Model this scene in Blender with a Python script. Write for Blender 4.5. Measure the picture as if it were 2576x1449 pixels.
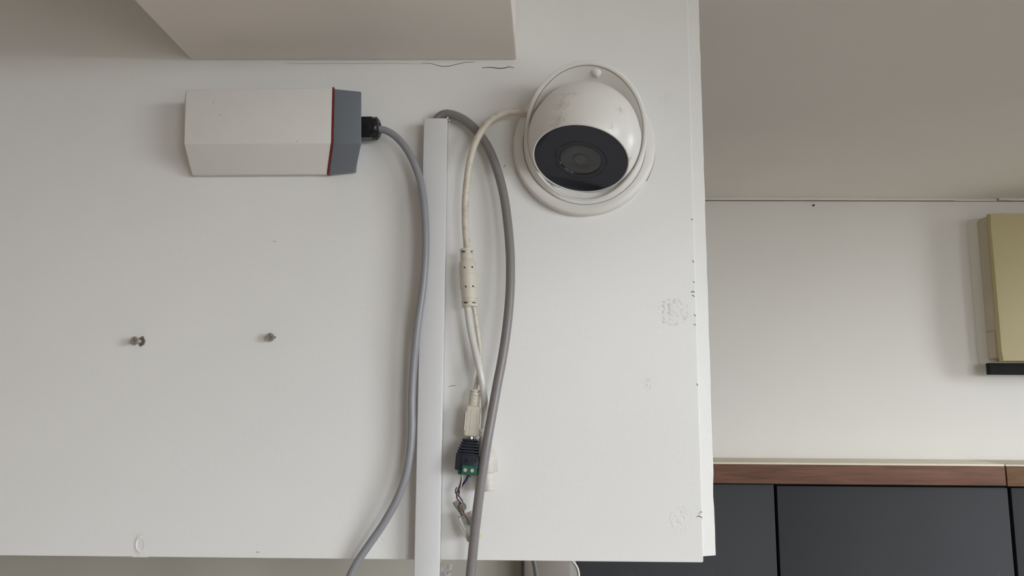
import bpy, bmesh, math, random
from mathutils import Vector, Matrix, noise

for o in list(bpy.data.objects):
    bpy.data.objects.remove(o, do_unlink=True)
SC = bpy.context.scene
COL = SC.collection
R = math.radians

# ------------------------------------------------------------------ camera
FW, FH, F = 2576.0, 1449.0, 1920.0
CX, CY = FW / 2, FH / 2
D = 0.65            # camera to the painted board
ZC = 2.03           # camera height
CAMPOS = Vector((0, -D, ZC))
_y = Vector(((1320 - CX) / F, -(1005 - CY) / F, -1)).normalized()
_z = Vector(((1374 - CX) / F, (CY + 12800) / F, -1))
_z = (_z - _y * _z.dot(_y)).normalized()
_x = _y.cross(_z)
C2W = Matrix((_x, _y, _z))          # camera axes -> room axes
cam = bpy.data.cameras.new('camera')
cam.sensor_width = 36
cam.lens = 36 * F / FW
cam.clip_start = 0.01
camo = bpy.data.objects.new('camera', cam)
COL.objects.link(camo)
camo.matrix_world = Matrix.Translation(CAMPOS) @ C2W.to_4x4()
SC.camera = camo

# ------------------------------------------------------------------ light and exposure
W = bpy.data.worlds.new('World'); SC.world = W
W.use_nodes = True
bg = W.node_tree.nodes['Background']
bg.inputs[0].default_value = (0.91, 0.955, 1.0, 1)      # overcast daylight outside the window
bg.inputs[1].default_value = 16.0
XL, XR, YB = -2.2, 1.7, -2.3        # room walls
WZ0, WZ1 = 1.35, 2.45                # window sill and head
WIN_RIGHT = [(-2.1, -0.85), (0.12, 0.50)]     # openings in the right wall (along y)
FILL_REAR = [(0.85, 1.55)]  # unseen rear opening, added for soft fill on faces towards the camera
def portal(loc, rot, sx, sz):
    l = bpy.data.lights.new('window_portal', 'AREA'); l.shape = 'RECTANGLE'
    l.size = sx; l.size_y = sz; l.cycles.is_portal = True
    o = bpy.data.objects.new('window_portal', l); COL.objects.link(o)
    o.location = loc; o.rotation_euler = rot
for y0, y1 in WIN_RIGHT:
    portal((XR + 0.02, (y0 + y1) / 2, (WZ0 + WZ1) / 2), (R(90), 0, R(90)), y1 - y0, WZ1 - WZ0)
for x0, x1 in FILL_REAR:
    portal(((x0 + x1) / 2, YB - 0.02, (WZ0 + WZ1) / 2), (R(90), 0, 0), x1 - x0, WZ1 - WZ0)
SC.view_settings.view_transform = 'Standard'
SC.view_settings.look = 'None'
SC.view_settings.exposure = 0.0
SC.view_settings.gamma = 1
SC.view_settings.use_curve_mapping = False
SC.cycles.max_bounces = 10
SC.cycles.diffuse_bounces = 6
SC.cycles.caustics_reflective = False
SC.cycles.caustics_refractive = False
SC.cycles.sample_clamp_indirect = 4

# ------------------------------------------------------------------ helpers
def P(px, py, h=0.0):
    """point of the room seen at a picture position, h metres in front of the board plane"""
    d = C2W @ Vector(((px - CX) / F, -(py - CY) / F, -1))
    t = (D - h) / d.y
    return CAMPOS + d * t
def PZ(px, py, z):
    d = C2W @ Vector(((px - CX) / F, -(py - CY) / F, -1))
    return CAMPOS + d * ((z - ZC) / d.z)
def lin(c):
    return tuple(((v / 255) / 12.92 if v / 255 <= 0.04045 else ((v / 255 + 0.055) / 1.055) ** 2.4) for v in c)

def mat(name, rgb, rough=0.5, metal=0.0, spec=0.5, var=0.04, vscale=30, bump=0.0, bscale=400, trans=0.0, coat=0.0, stain=None, sscale=60, smin=0.55, smax=0.75, ior=1.45):
    m = bpy.data.materials.new(name); m.use_nodes = True
    nt = m.node_tree; n = nt.nodes; l = nt.links
    b = n['Principled BSDF']
    c = lin(rgb)
    tc = n.new('ShaderNodeTexCoord')
    nz = n.new('ShaderNodeTexNoise'); nz.inputs['Scale'].default_value = vscale; nz.inputs['Detail'].default_value = 4
    l.new(tc.outputs['Object'], nz.inputs['Vector'])
    rp = n.new('ShaderNodeValToRGB')
    rp.color_ramp.elements[0].position = 0.3; rp.color_ramp.elements[1].position = 0.7
    rp.color_ramp.elements[0].color = tuple(v * (1 - var) for v in c) + (1,)
    rp.color_ramp.elements[1].color = tuple(min(1, v * (1 + var)) for v in c) + (1,)
    l.new(nz.outputs['Fac'], rp.inputs['Fac'])
    out = rp.outputs['Color']
    if stain:
        n2 = n.new('ShaderNodeTexNoise'); n2.inputs['Scale'].default_value = sscale; n2.inputs['Detail'].default_value = 8
        n2.inputs['Roughness'].default_value = 0.7
        l.new(tc.outputs['Object'], n2.inputs['Vector'])
        mr = n.new('ShaderNodeMapRange'); mr.inputs['From Min'].default_value = smin; mr.inputs['From Max'].default_value = smax
        mr.inputs['To Max'].default_value = 0.8
        l.new(n2.outputs['Fac'], mr.inputs['Value'])
        mx = n.new('ShaderNodeMix'); mx.data_type = 'RGBA'
        l.new(mr.outputs['Result'], mx.inputs['Factor']); l.new(out, mx.inputs['A'])
        mx.inputs['B'].default_value = lin(stain) + (1,)
        out = mx.outputs['Result']
    l.new(out, b.inputs['Base Color'])
    b.inputs['Roughness'].default_value = rough
    b.inputs['Metallic'].default_value = metal
    b.inputs['Specular IOR Level'].default_value = spec
    b.inputs['IOR'].default_value = ior
    b.inputs['Transmission Weight'].default_value = trans
    b.inputs['Coat Weight'].default_value = coat
    if bump:
        nb = n.new('ShaderNodeTexNoise'); nb.inputs['Scale'].default_value = bscale; nb.inputs['Detail'].default_value = 3
        l.new(tc.outputs['Object'], nb.inputs['Vector'])
        bn = n.new('ShaderNodeBump'); bn.inputs['Strength'].default_value = bump; bn.inputs['Distance'].default_value = 0.001
        l.new(nb.outputs['Fac'], bn.inputs['Height']); l.new(bn.outputs['Normal'], b.inputs['Normal'])
    return m

def tag(o, label=None, cat=None, kind=None, group=None):
    if label: o['label'] = label
    if cat: o['category'] = cat
    if kind: o['kind'] = kind
    if group: o['group'] = group
    return o
def thing(name, loc, label, cat, group=None):
    e = bpy.data.objects.new(name, None); COL.objects.link(e)
    e.location = loc; e.empty_display_size = 0.02
    return tag(e, label, cat, None, group)
def root_loc(p):
    v = Vector((0, 0, 0))
    while p is not None:
        v += p.location; p = p.parent
    return v
def link(name, verts, faces, m, parent=None, smooth=False):
    vs = [Vector(v) for v in verts]
    lo = Vector([min(v[i] for v in vs) for i in range(3)]); hi = Vector([max(v[i] for v in vs) for i in range(3)])
    c = (lo + hi) / 2
    me = bpy.data.meshes.new(name)
    me.from_pydata([v - c for v in vs], [], faces)
    bm = bmesh.new(); bm.from_mesh(me)
    bmesh.ops.recalc_face_normals(bm, faces=bm.faces)
    bm.to_mesh(me); bm.free()
    if smooth is True:
        for p in me.polygons: p.use_smooth = True
    elif smooth:
        for p in me.polygons: p.use_smooth = True
        me.set_sharp_from_angle(angle=R(smooth))
    me.materials.append(m)
    o = bpy.data.objects.new(name, me); COL.objects.link(o)
    if parent is not None:
        o.parent = parent
        o.location = c - root_loc(parent)
    else:
        o.location = c
    return o

def frame(axis, up=None):
    a = Vector(axis).normalized()
    if up is None:
        up = Vector((0, 0, 1)) if abs(a.z) < 0.9 else Vector((1, 0, 0))
    u = (Vector(up) - a * Vector(up).dot(a)).normalized()
    return a, u, a.cross(u)
def lathe_geo(prof, org, axis, n=48, up=None):
    """prof: (radius, distance along axis)"""
    a, u, v = frame(axis, up); org = Vector(org)
    vs, fs = [], []
    for r, t in prof:
        for k in range(n):
            th = 2 * math.pi * k / n
            vs.append(org + a * t + (u * math.cos(th) + v * math.sin(th)) * max(r, 1e-6))
    for i in range(len(prof) - 1):
        for k in range(n):
            k2 = (k + 1) % n
            fs.append((i * n + k, i * n + k2, (i + 1) * n + k2, (i + 1) * n + k))
    if prof[0][0] > 1e-5: fs.append(tuple(range(n)))
    if prof[-1][0] > 1e-5: fs.append(tuple((len(prof) - 1) * n + k for k in range(n)))
    return vs, fs
def lathe(name, prof, org, axis, m, parent=None, n=48, smooth=35, up=None):
    vs, fs = lathe_geo(prof, org, axis, n, up)
    return link(name, vs, fs, m, parent, smooth)
def join(*geos):
    V, Fc = [], []
    for vs, fs in geos:
        b = len(V); V += list(vs); Fc += [tuple(i + b for i in f) for f in fs]
    return V, Fc
def spline(pts, sub=8):
    pts = [Vector(p) for p in pts]; out = []
    for i in range(len(pts) - 1):
        p0 = pts[i - 1] if i else pts[0] * 2 - pts[1]
        p1, p2 = pts[i], pts[i + 1]
        p3 = pts[i + 2] if i + 2 < len(pts) else p2 * 2 - p1
        for k in range(sub):
            t = k / sub
            out.append(0.5 * ((2 * p1) + (p2 - p0) * t + (2 * p0 - 5 * p1 + 4 * p2 - p3) * t * t + (3 * p1 - p0 - 3 * p2 + p3) * t ** 3))
    out.append(pts[-1]); return out
def tube_geo(pts, r, n=14, sub=8):
    ps = spline(pts, sub) if sub > 1 else [Vector(p) for p in pts]
    vs, fs = [], []; u = None
    N = len(ps)
    for i, p in enumerate(ps):
        t = (ps[min(i + 1, N - 1)] - ps[max(i - 1, 0)]).normalized()
        if u is None:
            _, u, _ = frame(t)
        u = (u - t * u.dot(t)).normalized(); v = t.cross(u)
        rr = r(i / (N - 1)) if callable(r) else r
        for k in range(n):
            th = 2 * math.pi * k / n
            vs.append(p + (u * math.cos(th) + v * math.sin(th)) * rr)
    for i in range(N - 1):
        for k in range(n):
            k2 = (k + 1) % n
            fs.append((i * n + k, i * n + k2, (i + 1) * n + k2, (i + 1) * n + k))
    fs.append(tuple(range(n))); fs.append(tuple((N - 1) * n + k for k in range(n)))
    return vs, fs
def tube(name, pts, r, m, parent=None, n=14, sub=8):
    vs, fs = tube_geo(pts, r, n, sub)
    return link(name, vs, fs, m, parent, 60)
def box_geo(c, ex, ey, ez, sx, sy, sz, bev=0.0, seg=2):
    """box centred at c along the given unit axes, with bevelled edges"""
    bm = bmesh.new()
    bmesh.ops.create_cube(bm, size=1)
    for v in bm.verts:
        v.co = Vector((v.co.x * sx, v.co.y * sy, v.co.z * sz))
    if bev:
        bmesh.ops.bevel(bm, geom=list(bm.edges), offset=bev, segments=seg, affect='EDGES', profile=0.5)
    c = Vector(c); ex, ey, ez = Vector(ex).normalized(), Vector(ey).normalized(), Vector(ez).normalized()
    bm.verts.ensure_lookup_table()
    vs = [c + ex * v.co.x + ey * v.co.y + ez * v.co.z for v in bm.verts]
    fs = [tuple(v.index for v in f.verts) for f in bm.faces]
    bm.free(); return vs, fs
AX = (Vector((1, 0, 0)), Vector((0, 1, 0)), Vector((0, 0, 1)))
def box(name, lo, hi, m, parent=None, bev=0.0, seg=2):
    lo, hi = Vector(lo), Vector(hi); s = hi - lo
    vs, fs = box_geo((lo + hi) / 2, *AX, s.x, s.y, s.z, bev, seg)
    return link(name, vs, fs, m, parent, 35 if bev else False)
def obox(name, c, ex, ey, ez, sx, sy, sz, m, parent=None, bev=0.0, seg=2):
    vs, fs = box_geo(c, ex, ey, ez, sx, sy, sz, bev, seg)
    return link(name, vs, fs, m, parent, 35 if bev else False)
def prism_geo(poly_a, poly_b):
    n = len(poly_a); vs = [Vector(p) for p in poly_a] + [Vector(p) for p in poly_b]
    fs = [tuple(range(n)), tuple(range(2 * n - 1, n - 1, -1))]
    fs += [(i, (i + 1) % n, n + (i + 1) % n, n + i) for i in range(n)]
    return vs, fs
def bevel(o, w, seg=2, ang=30):
    bm = bmesh.new(); bm.from_mesh(o.data)
    es = [e for e in bm.edges if len(e.link_faces) == 2 and e.calc_face_angle(0) > R(ang)]
    bmesh.ops.bevel(bm, geom=es, offset=w, segments=seg, affect='EDGES', profile=0.5)
    bm.to_mesh(o.data); bm.free()
    for p in o.data.polygons: p.use_smooth = True
    o.data.set_sharp_from_angle(angle=R(50))
    return o
def cut(o, geo):
    """subtract a shape from a mesh for good"""
    vs, fs = geo
    me = bpy.data.meshes.new('cutter'); me.from_pydata([tuple(v) for v in vs], [], fs)
    bm = bmesh.new(); bm.from_mesh(me); bmesh.ops.recalc_face_normals(bm, faces=bm.faces); bm.to_mesh(me); bm.free()
    me.materials.append(o.data.materials[0])
    c = bpy.data.objects.new('cutter', me); COL.objects.link(c)
    md = o.modifiers.new('cut', 'BOOLEAN'); md.object = c; md.operation = 'DIFFERENCE'; md.solver = 'EXACT'
    bpy.context.view_layer.update()
    dg = bpy.context.evaluated_depsgraph_get()
    new = bpy.data.meshes.new_from_object(o.evaluated_get(dg))
    o.modifiers.clear(); old = o.data; o.data = new
    bpy.data.objects.remove(c, do_unlink=True); bpy.data.meshes.remove(old)
    return o

# ------------------------------------------------------------------ materials
M_WALL = mat('painted_board', (227, 226, 224), 0.42, var=0.012, vscale=9, bump=0.10, bscale=260)
M_TRIM = mat('painted_edge_strip', (220, 219, 216), 0.4, var=0.015, vscale=20, bump=0.2, bscale=220)
M_FAR = mat('far_wall_paint', (229, 226, 221), 0.6, var=0.015, vscale=6, bump=0.05, bscale=150)
M_CEIL = mat('ceiling_paint', (240, 236, 231), 0.7, var=0.015, vscale=5)
M_BULK = mat('bulkhead_paint', (234, 228, 222), 0.55, var=0.015, vscale=8, bump=0.06, bscale=200)
M_ROOM = mat('room_wall_paint', (183, 175, 166), 0.8, var=0.02, vscale=4)
M_FLOOR = mat('floor_vinyl', (176, 164, 151), 0.5, var=0.1, vscale=4)
M_CRACK = mat('crack_dark', (92, 86, 80), 0.9, var=0.1)
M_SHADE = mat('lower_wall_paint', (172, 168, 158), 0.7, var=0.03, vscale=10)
M_DARKP = mat('charcoal_panel', (45, 46, 49), 0.72, var=0.06, vscale=8, stain=(92, 93, 97), sscale=14, smin=0.66, smax=0.9)
M_BLACK = mat('black_gap', (10, 10, 11), 0.8, var=0.05)
M_CAMW = mat('camera_white_plastic', (228, 226, 222), 0.32, var=0.012, vscale=40)
M_FACE = mat('black_glass', (24, 26, 42), 0.09, var=0.03, spec=0.5)
M_GROOVE = mat('dark_seam', (112, 107, 101), 0.8)
M_CREAM = mat('cream_cable', (214, 207, 194), 0.4, var=0.03, vscale=80, stain=(150, 132, 108), sscale=120, smin=0.5, smax=0.72)
M_WLEAD = mat('white_lead', (214, 212, 208), 0.2, var=0.02, vscale=80, stain=(160, 150, 135), sscale=110, smin=0.66, smax=0.8)
M_MOULD = mat('cream_moulding', (214, 207, 194), 0.45, var=0.02, vscale=100, stain=(165, 150, 130), sscale=150, smin=0.62, smax=0.8)
M_SOCK = mat('socket_off_white', (214, 211, 204), 0.45, var=0.02, vscale=100)
M_GREY1 = mat('blue_grey_cable', (146, 147, 152), 0.35, var=0.02, vscale=60)
M_GREY2 = mat('grey_cable', (131, 127, 127), 0.33, var=0.025, vscale=60)
M_COND = mat('white_trunking', (216, 216, 218), 0.35, var=0.01, vscale=40)
M_BOXW = mat('sensor_white', (226, 224, 220), 0.45, var=0.012, vscale=60, bump=0.05, bscale=500)
M_BOXG = mat('sensor_grey', (116, 122, 131), 0.42, var=0.02, vscale=60, bump=0.06, bscale=600)
M_RED = mat('red_gasket', (122, 28, 30), 0.35, var=0.08, vscale=200)
M_BLK = mat('black_plastic', (26, 27, 31), 0.32, var=0.05, vscale=90)
M_NAVY = mat('dark_navy_plastic', (42, 45, 58), 0.38, var=0.05, vscale=90)
M_GREEN = mat('green_terminal', (32, 96, 74), 0.4, var=0.06, vscale=120)
M_STEEL = mat('steel', (176, 172, 166), 0.28, metal=1.0, var=0.08, vscale=200)
M_TSCR = mat('bright_terminal_screw', (232, 230, 226), 0.25, metal=0.5, var=0.05, vscale=300)
M_SCREW = mat('dull_screw_steel', (166, 161, 152), 0.42, metal=0.35, var=0.12, vscale=300)
M_RECESS = mat('screw_recess', (38, 36, 34), 0.6, var=0.05)
M_BROWN = mat('wire_brown', (92, 62, 56), 0.4); M_WWH = mat('wire_white', (226, 222, 214), 0.4)
M_BLUE = mat('wire_blue', (48, 58, 104), 0.4); M_WGR = mat('wire_green', (44, 92, 62), 0.4); M_WRED = mat('wire_red', (176, 62, 42), 0.4)
M_SHEATH = mat('grey_sheath', (150, 147, 142), 0.5)
M_CLEAR = mat('clear_plastic', (248, 244, 238), 0.08, trans=0.8, var=0.01)
M_GOLD = mat('gold_contact', (150, 128, 70), 0.35, metal=1.0)
M_ACY = mat('yellowed_plastic', (178, 166, 124), 0.42, var=0.02, vscale=12)
M_ACW = mat('aged_white_plastic', (232, 231, 222), 0.45, var=0.02, vscale=14)
M_ACT = mat('aged_tan_plastic', (196, 185, 164), 0.45, var=0.03, vscale=14)

def wood(name, rgb):
    m = mat(name, rgb, 0.65, spec=0.3)
    nt = m.node_tree; n = nt.nodes; l = nt.links; b = n['Principled BSDF']
    tc = n.new('ShaderNodeTexCoord'); mp = n.new('ShaderNodeMapping'); mp.inputs['Scale'].default_value = (6, 40, 90)
    nz = n.new('ShaderNodeTexNoise'); nz.inputs['Scale'].default_value = 1.0; nz.inputs['Detail'].default_value = 8; nz.inputs['Distortion'].default_value = 1.2
    rp = n.new('ShaderNodeValToRGB'); c = lin(rgb)
    rp.color_ramp.elements[0].position = 0.3; rp.color_ramp.elements[1].position = 0.72
    rp.color_ramp.elements[0].color = tuple(v * 0.68 for v in c) + (1,)
    rp.color_ramp.elements[1].color = tuple(v * 1.3 for v in c) + (1,)
    l.new(tc.outputs['Object'], mp.inputs['Vector']); l.new(mp.outputs['Vector'], nz.inputs['Vector'])
    l.new(nz.outputs['Fac'], rp.inputs['Fac']); l.new(rp.outputs['Color'], b.inputs['Base Color'])
    return m
M_WOOD = wood('brown_wood', (109, 77, 63)); M_WOOD2 = wood('light_brown_wood', (122, 92, 68))

def dirty_dome(name):
    """white plastic with brown dirt smears at a few places of the ball"""
    m = mat(name, (228, 226, 222), 0.3, var=0.012, vscale=40)
    nt = m.node_tree; n = nt.nodes; l = nt.links; b = n['Principled BSDF']
    src = b.inputs['Base Color'].links[0].from_socket
    tc = n.new('ShaderNodeTexCoord')
    nz = n.new('ShaderNodeTexNoise'); nz.inputs['Scale'].default_value = 420; nz.inputs['Detail'].default_value = 8; nz.inputs['Roughness'].default_value = 0.75
    l.new(tc.outputs['Object'], nz.inputs['Vector'])
    acc = None
    m['spots'] = ''
    return m, nz, src, tc, b

# ------------------------------------------------------------------ the setting
YF = 0.95                       # far wall, behind the board plane
ZFC = 2.03 + (1005 - 489) / F * (D + YF)     # its ceiling
ZT = ZFC + 0.02
XB = P(1752.5, 800).x           # right edge of the board
ZB = P(900, 1407).z             # its lower edge
ZFRONT = P(900, 1407).z
def struct(o, label=None, cat=None):
    o['kind'] = 'structure'
    if label: o['label'] = label
    return o
WF = struct(box('wall_front', (XL, 0, ZB), (XB, 0.11, ZT), M_WALL, bev=0.0012), 'off-white painted board carrying the camera, sensor box and cables')
# edge strip set back beside the board
xo0, xo1 = P(1774, 480, -0.007).x, P(1801, 1397, -0.007).x
xo = (xo0 + xo1) / 2
zs = P(1785, 1397, -0.006).z
def strip_poly(z, dx=0.0):
    return [(XB - 0.001, 0.0012, z), (XB + 0.001, 0.0022, z), (xo + dx - 0.0006, 0.0062, z), (xo + dx, 0.0082, z), (xo + dx, 0.10, z), (XB - 0.001, 0.10, z)]
random.seed(4)
zz = [zs + (ZFC + 0.01 - zs) * k / 60 for k in range(61)]
vs, fs = [], []
for k, z in enumerate(zz):
    vs += [Vector(p) for p in strip_poly(z, random.uniform(-0.00025, 0.00025) - (0.0007 if 0.045 < z - zs < 0.06 else 0))]
for k in range(60):
    for i in range(6):
        j = (i + 1) % 6
        fs.append((k * 6 + i, k * 6 + j, (k + 1) * 6 + j, (k + 1) * 6 + i))
fs += [tuple(range(6)), tuple(60 * 6 + i for i in range(6))]
struct(link('trim_1', vs, fs, M_TRIM), 'white painted corner strip along the right edge of the board')

struct(box('wall_back', (XL, YF, 0), (XR, YF + 0.1, ZFC + 0.05), M_FAR), 'cream painted far wall under the low ceiling')
# caulk line with a taped patch in the far corner
tl = P(2400, 487, -YF)
struct(link('trim_2', *join(
    box_geo((0.5 * (0.3 + tl.x), YF - 0.003, ZFC - 0.0025), *AX, tl.x - 0.3, 0.008, 0.005, 0.001),
    box_geo((tl.x + 0.30, YF - 0.003, ZFC - 0.0025), *AX, 0.42, 0.008, 0.005, 0.001)), M_FAR), 'thin caulked joint between the far wall and ceiling')
box('joint_crack', (0.3, YF - 0.0012, ZFC - 0.0061), (XR - .4, YF + .001, ZFC - 0.0054), M_CRACK, bpy.data.objects['trim_2'])
struct(box('ceiling', (XL, YB, ZFC), (XR, YF + 0.1, ZFC + 0.05), M_CEIL), 'painted ceiling right of the board')
struct(box('floor', (XL, YB, -0.05), (XR, YF + 0.1, 0), M_FLOOR))
struct(box('wall_left', (XL - 0.1, YB, 0), (XL, YF + 0.1, ZT), M_ROOM))
def holed(a0, a1, holes, ax):
    """wall slab from a0 to a1 with window openings"""
    g = []; cur = a0
    def slab(p, q, z0, z1, d0=0.0, d1=0.12):
        if ax == 'y': c, sx, sy = (XR + (d0 + d1) / 2, (p + q) / 2), d1 - d0, q - p
        else: c, sx, sy = ((p + q) / 2, YB - (d0 + d1) / 2), q - p, d1 - d0
        return box_geo((c[0], c[1], (z0 + z1) / 2), *AX, sx, sy, z1 - z0)
    fr = []
    for h0, h1 in holes:
        g += [slab(cur, h0, 0, ZT), slab(h0, h1, 0, WZ0), slab(h0, h1, WZ1, ZT)]
        cur = h1; d = (.05, .09)
        fr.append(join(slab(h0, h0 + .03, WZ0, WZ1, *d), slab(h1 - .03, h1, WZ0, WZ1, *d), slab(h0, h1, WZ0, WZ0 + .03, *d), slab(h0, h1, WZ1 - .03, WZ1, *d)))
    g.append(slab(cur, a1, 0, ZT))
    return join(*g), fr
gr, f1 = holed(YB, YF + 0.1, WIN_RIGHT, 'y')
struct(link('wall_right', *gr, M_ROOM))
gr, f2 = holed(XL, XR, FILL_REAR, 'x')
struct(link('wall_rear', *gr, M_ROOM))
for i, f in enumerate(f1 + f2):
    struct(link('window_%d' % (i + 1), *f, M_TRIM))  # the last one frames the added rear fill opening
struct(box('ground_outside', (-60, -60, -0.3), (60, 60, -0.2), mat('paving_outside', (104, 104, 100), .9)))

# bulkhead that runs out over the camera
zk = (P(480, 149).z + P(1300, 153).z) / 2
a0, a1 = PZ(480, 149, zk), PZ(1300, 154, zk)
b0, b1 = PZ(337, 0, zk), PZ(1287, 0, zk)
def ext(p, q, y):
    t = (y - p.y) / (q.y - p.y); return p + (q - p) * t
lo = [ext(a0, b0, 0.0), ext(a1, b1, 0.0), ext(a1, b1, -0.42), ext(a0, b0, -0.42)]
hi = [Vector((p.x, p.y, ZT)) for p in lo]
bk = link('wall_bulkhead', *prism_geo(lo, hi), M_BULK)
bevel(bk, 0.0012)
struct(bk, 'boxed-in bulkhead jutting from the board at the top')

# cracks, chips and old filler on the board
def ribbon(name, pts, w, parent, h=0.00015, m=None):
    ps = [P(x, y) for x, y in pts]; vs = []; n = len(ps)
    for i, p in enumerate(ps):
        t = (ps[min(i + 1, n - 1)] - ps[max(i - 1, 0)]).normalized(); s = Vector((-t.z, 0, t.x))
        ww = w * (0.35 + 0.65 * math.sin(math.pi * (i + 0.5) / n))
        for yy in (-h, 0.0004):
            for sg in (-1, 1):
                q = p + s * ww * sg; vs.append(Vector((q.x, yy, q.z)))
    fs = []
    for i in range(n - 1):
        a = i * 4; b = a + 4
        fs += [(a, a + 1, b + 1, b), (a, b, b + 2, a + 2), (a + 1, a + 3, b + 3, b + 1), (a + 2, b + 2, b + 3, a + 3)]
    fs += [(0, 2, 3, 1), (4 * n - 4, 4 * n - 3, 4 * n - 1, 4 * n - 2)]
    return link(name, vs, fs, m or M_CRACK, parent)
ribbon('crack', [(1212, 171), (1225, 169.5), (1240, 170), (1255, 172), (1268, 171.5), (1281, 168), (1293, 171)], 0.00040, WF)
ribbon('crack', [(1060, 159), (1085, 160), (1098, 164), (1112, 167), (1130, 166.5), (1148, 162), (1170, 157), (1195, 156)], 0.00026, WF)
ribbon('crack', [(720, 159), (760, 160.5), (830, 159.5), (900, 160.5), (960, 159), (1020, 160.5), (1060, 161)], 0.00008, WF)
ribbon('crack', [(1128, 973), (1137, 970.5), (1148, 969.5)], 0.0002, WF)
ribbon('crack', [(1266, 420), (1270, 418), (1271.5, 414)], 0.00025, WF)
ribbon('crack', [(644, 1389), (648, 1388.6), (652, 1389)], 0.00022, WF)
ribbon('crack', [(1624, 439), (1625, 444), (1625, 450)], 0.0002, WF)
ribbon('crack', [(688, 606), (691, 608), (693, 606)], 0.00022, WF)
for pts, w in (([(1738, 735), (1744, 733), (1747, 736)], .0004), ([(1741, 742), (1747, 746)], .0004), ([(1743, 708), (1748, 711)], .0003),
               ([(1746, 790), (1750, 796)], .0003), ([(1745, 815), (1751, 818)], .0003), ([(1752, 965), (1756, 970)], .0003),
               ([(1752, 1300), (1760, 1298), (1767, 1303)], .00032), ([(1757, 1294), (1764, 1286), (1767, 1290)], .0002), ([(1742, 655), (1745, 660)], .0003),
               ([(1739, 550), (1743, 554)], .0003)):
    ribbon('paint_chip', pts, w, WF)
def scuff(cx, cy, rx, ry, amp, seed, freq=1.0, ring=False):
    n = 26; vs = []; fs = []
    for j in range(n + 1):
        for i in range(n + 1):
            u, v = i / n * 2 - 1, j / n * 2 - 1
            rr = math.hypot(u, v)
            w = max(0.0, 1 - rr * rr) ** 1.0
            nz = noise.fractal(Vector((u * 2.4 * freq + seed * 7.1, v * 2.4 * freq, seed)), 0.8, 2.2, 4)
            if ring:
                e = math.exp(-((rr - 0.55) / 0.10) ** 2) * (1.0 if u < 0.1 else 0.35); hh = e * amp + w * 0.00005
            else:
                hh = amp * w * max(0.0, 0.9 * abs(nz) - 0.16)
            p = P(cx + u * rx, cy + v * ry)
            vs.append(Vector((p.x, -hh + (0.0003 if w < 0.02 or (not ring and hh < 1e-6) else -0.00002), p.z)))
    for j in range(n):
        for i in range(n):
            a = j * (n + 1) + i
            fs.append((a, a + 1, a + n + 2, a + n + 1))
    o = link('old_filler', vs, fs, M_WALL, WF, True)
    me = o.data
    if me.polygons[0].normal.y > 0: me.flip_normals()
    return o
scuff(1693, 785, 44, 36, 0.0006, 1, 1.3)
scuff(1713, 1305, 32, 38, 0.0006, 2, 1.3)
scuff(1680, 242, 24, 20, 0.0006, 3, 1.2)
scuff(353, 1370, 20, 32, 0.0007, 4, 1, True)
scuff(1632, 965, 14, 18, 0.0006, 5, 1.4)
scuff(958, 1356, 18, 16, 0.0008, 6, 1.2)

# ------------------------------------------------------------------ lower background, seen under and beside the board
YL = 0.38
xg = P(1311, 1430, -YL).x
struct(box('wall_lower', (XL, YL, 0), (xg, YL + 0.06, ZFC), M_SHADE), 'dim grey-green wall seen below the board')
# charcoal cladding with a timber ledge on top
hp = -(YF - 0.105)              # cladding face
zt0 = P(1797, 1157, -YF).z
def zr(px, py, h): return P(px, py, h).z
yl = YF - 0.115
zl_t = P(1900, 1168, -yl).z; zl_b = P(1900, 1217, -yl).z
LED = thing('timber_ledge', (P(2100, 1190, -yl).x, yl, zl_b), 'brown timber ledge capping the charcoal panels', 'ledge')
xj = P(2531, 1190, -yl).x
x_start = 0.16
def plank(x0, x1, m, dz=0.0):
    vs, fs = box_geo(((x0 + x1) / 2, (yl + YF) / 2, (zl_t + zl_b) / 2 + dz), *AX, x1 - x0, YF - yl, zl_t - zl_b, 0.0015)
    return link('plank', vs, fs, m, LED, 35)
plank(x_start, xj - 0.0012, M_WOOD); plank(xj + 0.0012, xj + 0.55, M_WOOD2, -0.001)
M_LTOP = mat('ledge_cream_edge', (224, 214, 194), 0.5)
for x0, x1 in ((x_start, xj - 0.0012), (xj + 0.0012, xj + 0.55)):
    box('top_board', (x0, yl + 0.001, zl_t - 0.0005), (x1, YF, zl_t + 0.0035), M_LTOP, LED, 0.0008)
CL = struct(box('wall_cladding', (x_start, YF - 0.085, 0), (XR, YF - 0.001, zl_b - 0.0002), M_BLACK), 'charcoal panelling on the far wall under the timber ledge')
def vx(px): return P(px, 1330, hp).x
px_edges = [(P(1500, 1330, hp).x - 0.28, vx(1951.5) - 0.0003), (vx(1958) + 0.0004, vx(2544) - 0.0008), (vx(2552), vx(2552) + 0.42)]
for x0, x1 in px_edges:
    box('panel', (x0, YF - 0.105, 0.3), (x1, YF - 0.085, zl_b - (0.0045 if x0 > vx(1900) else 0.002)), M_DARKP, CL, 0.0012)

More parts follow.
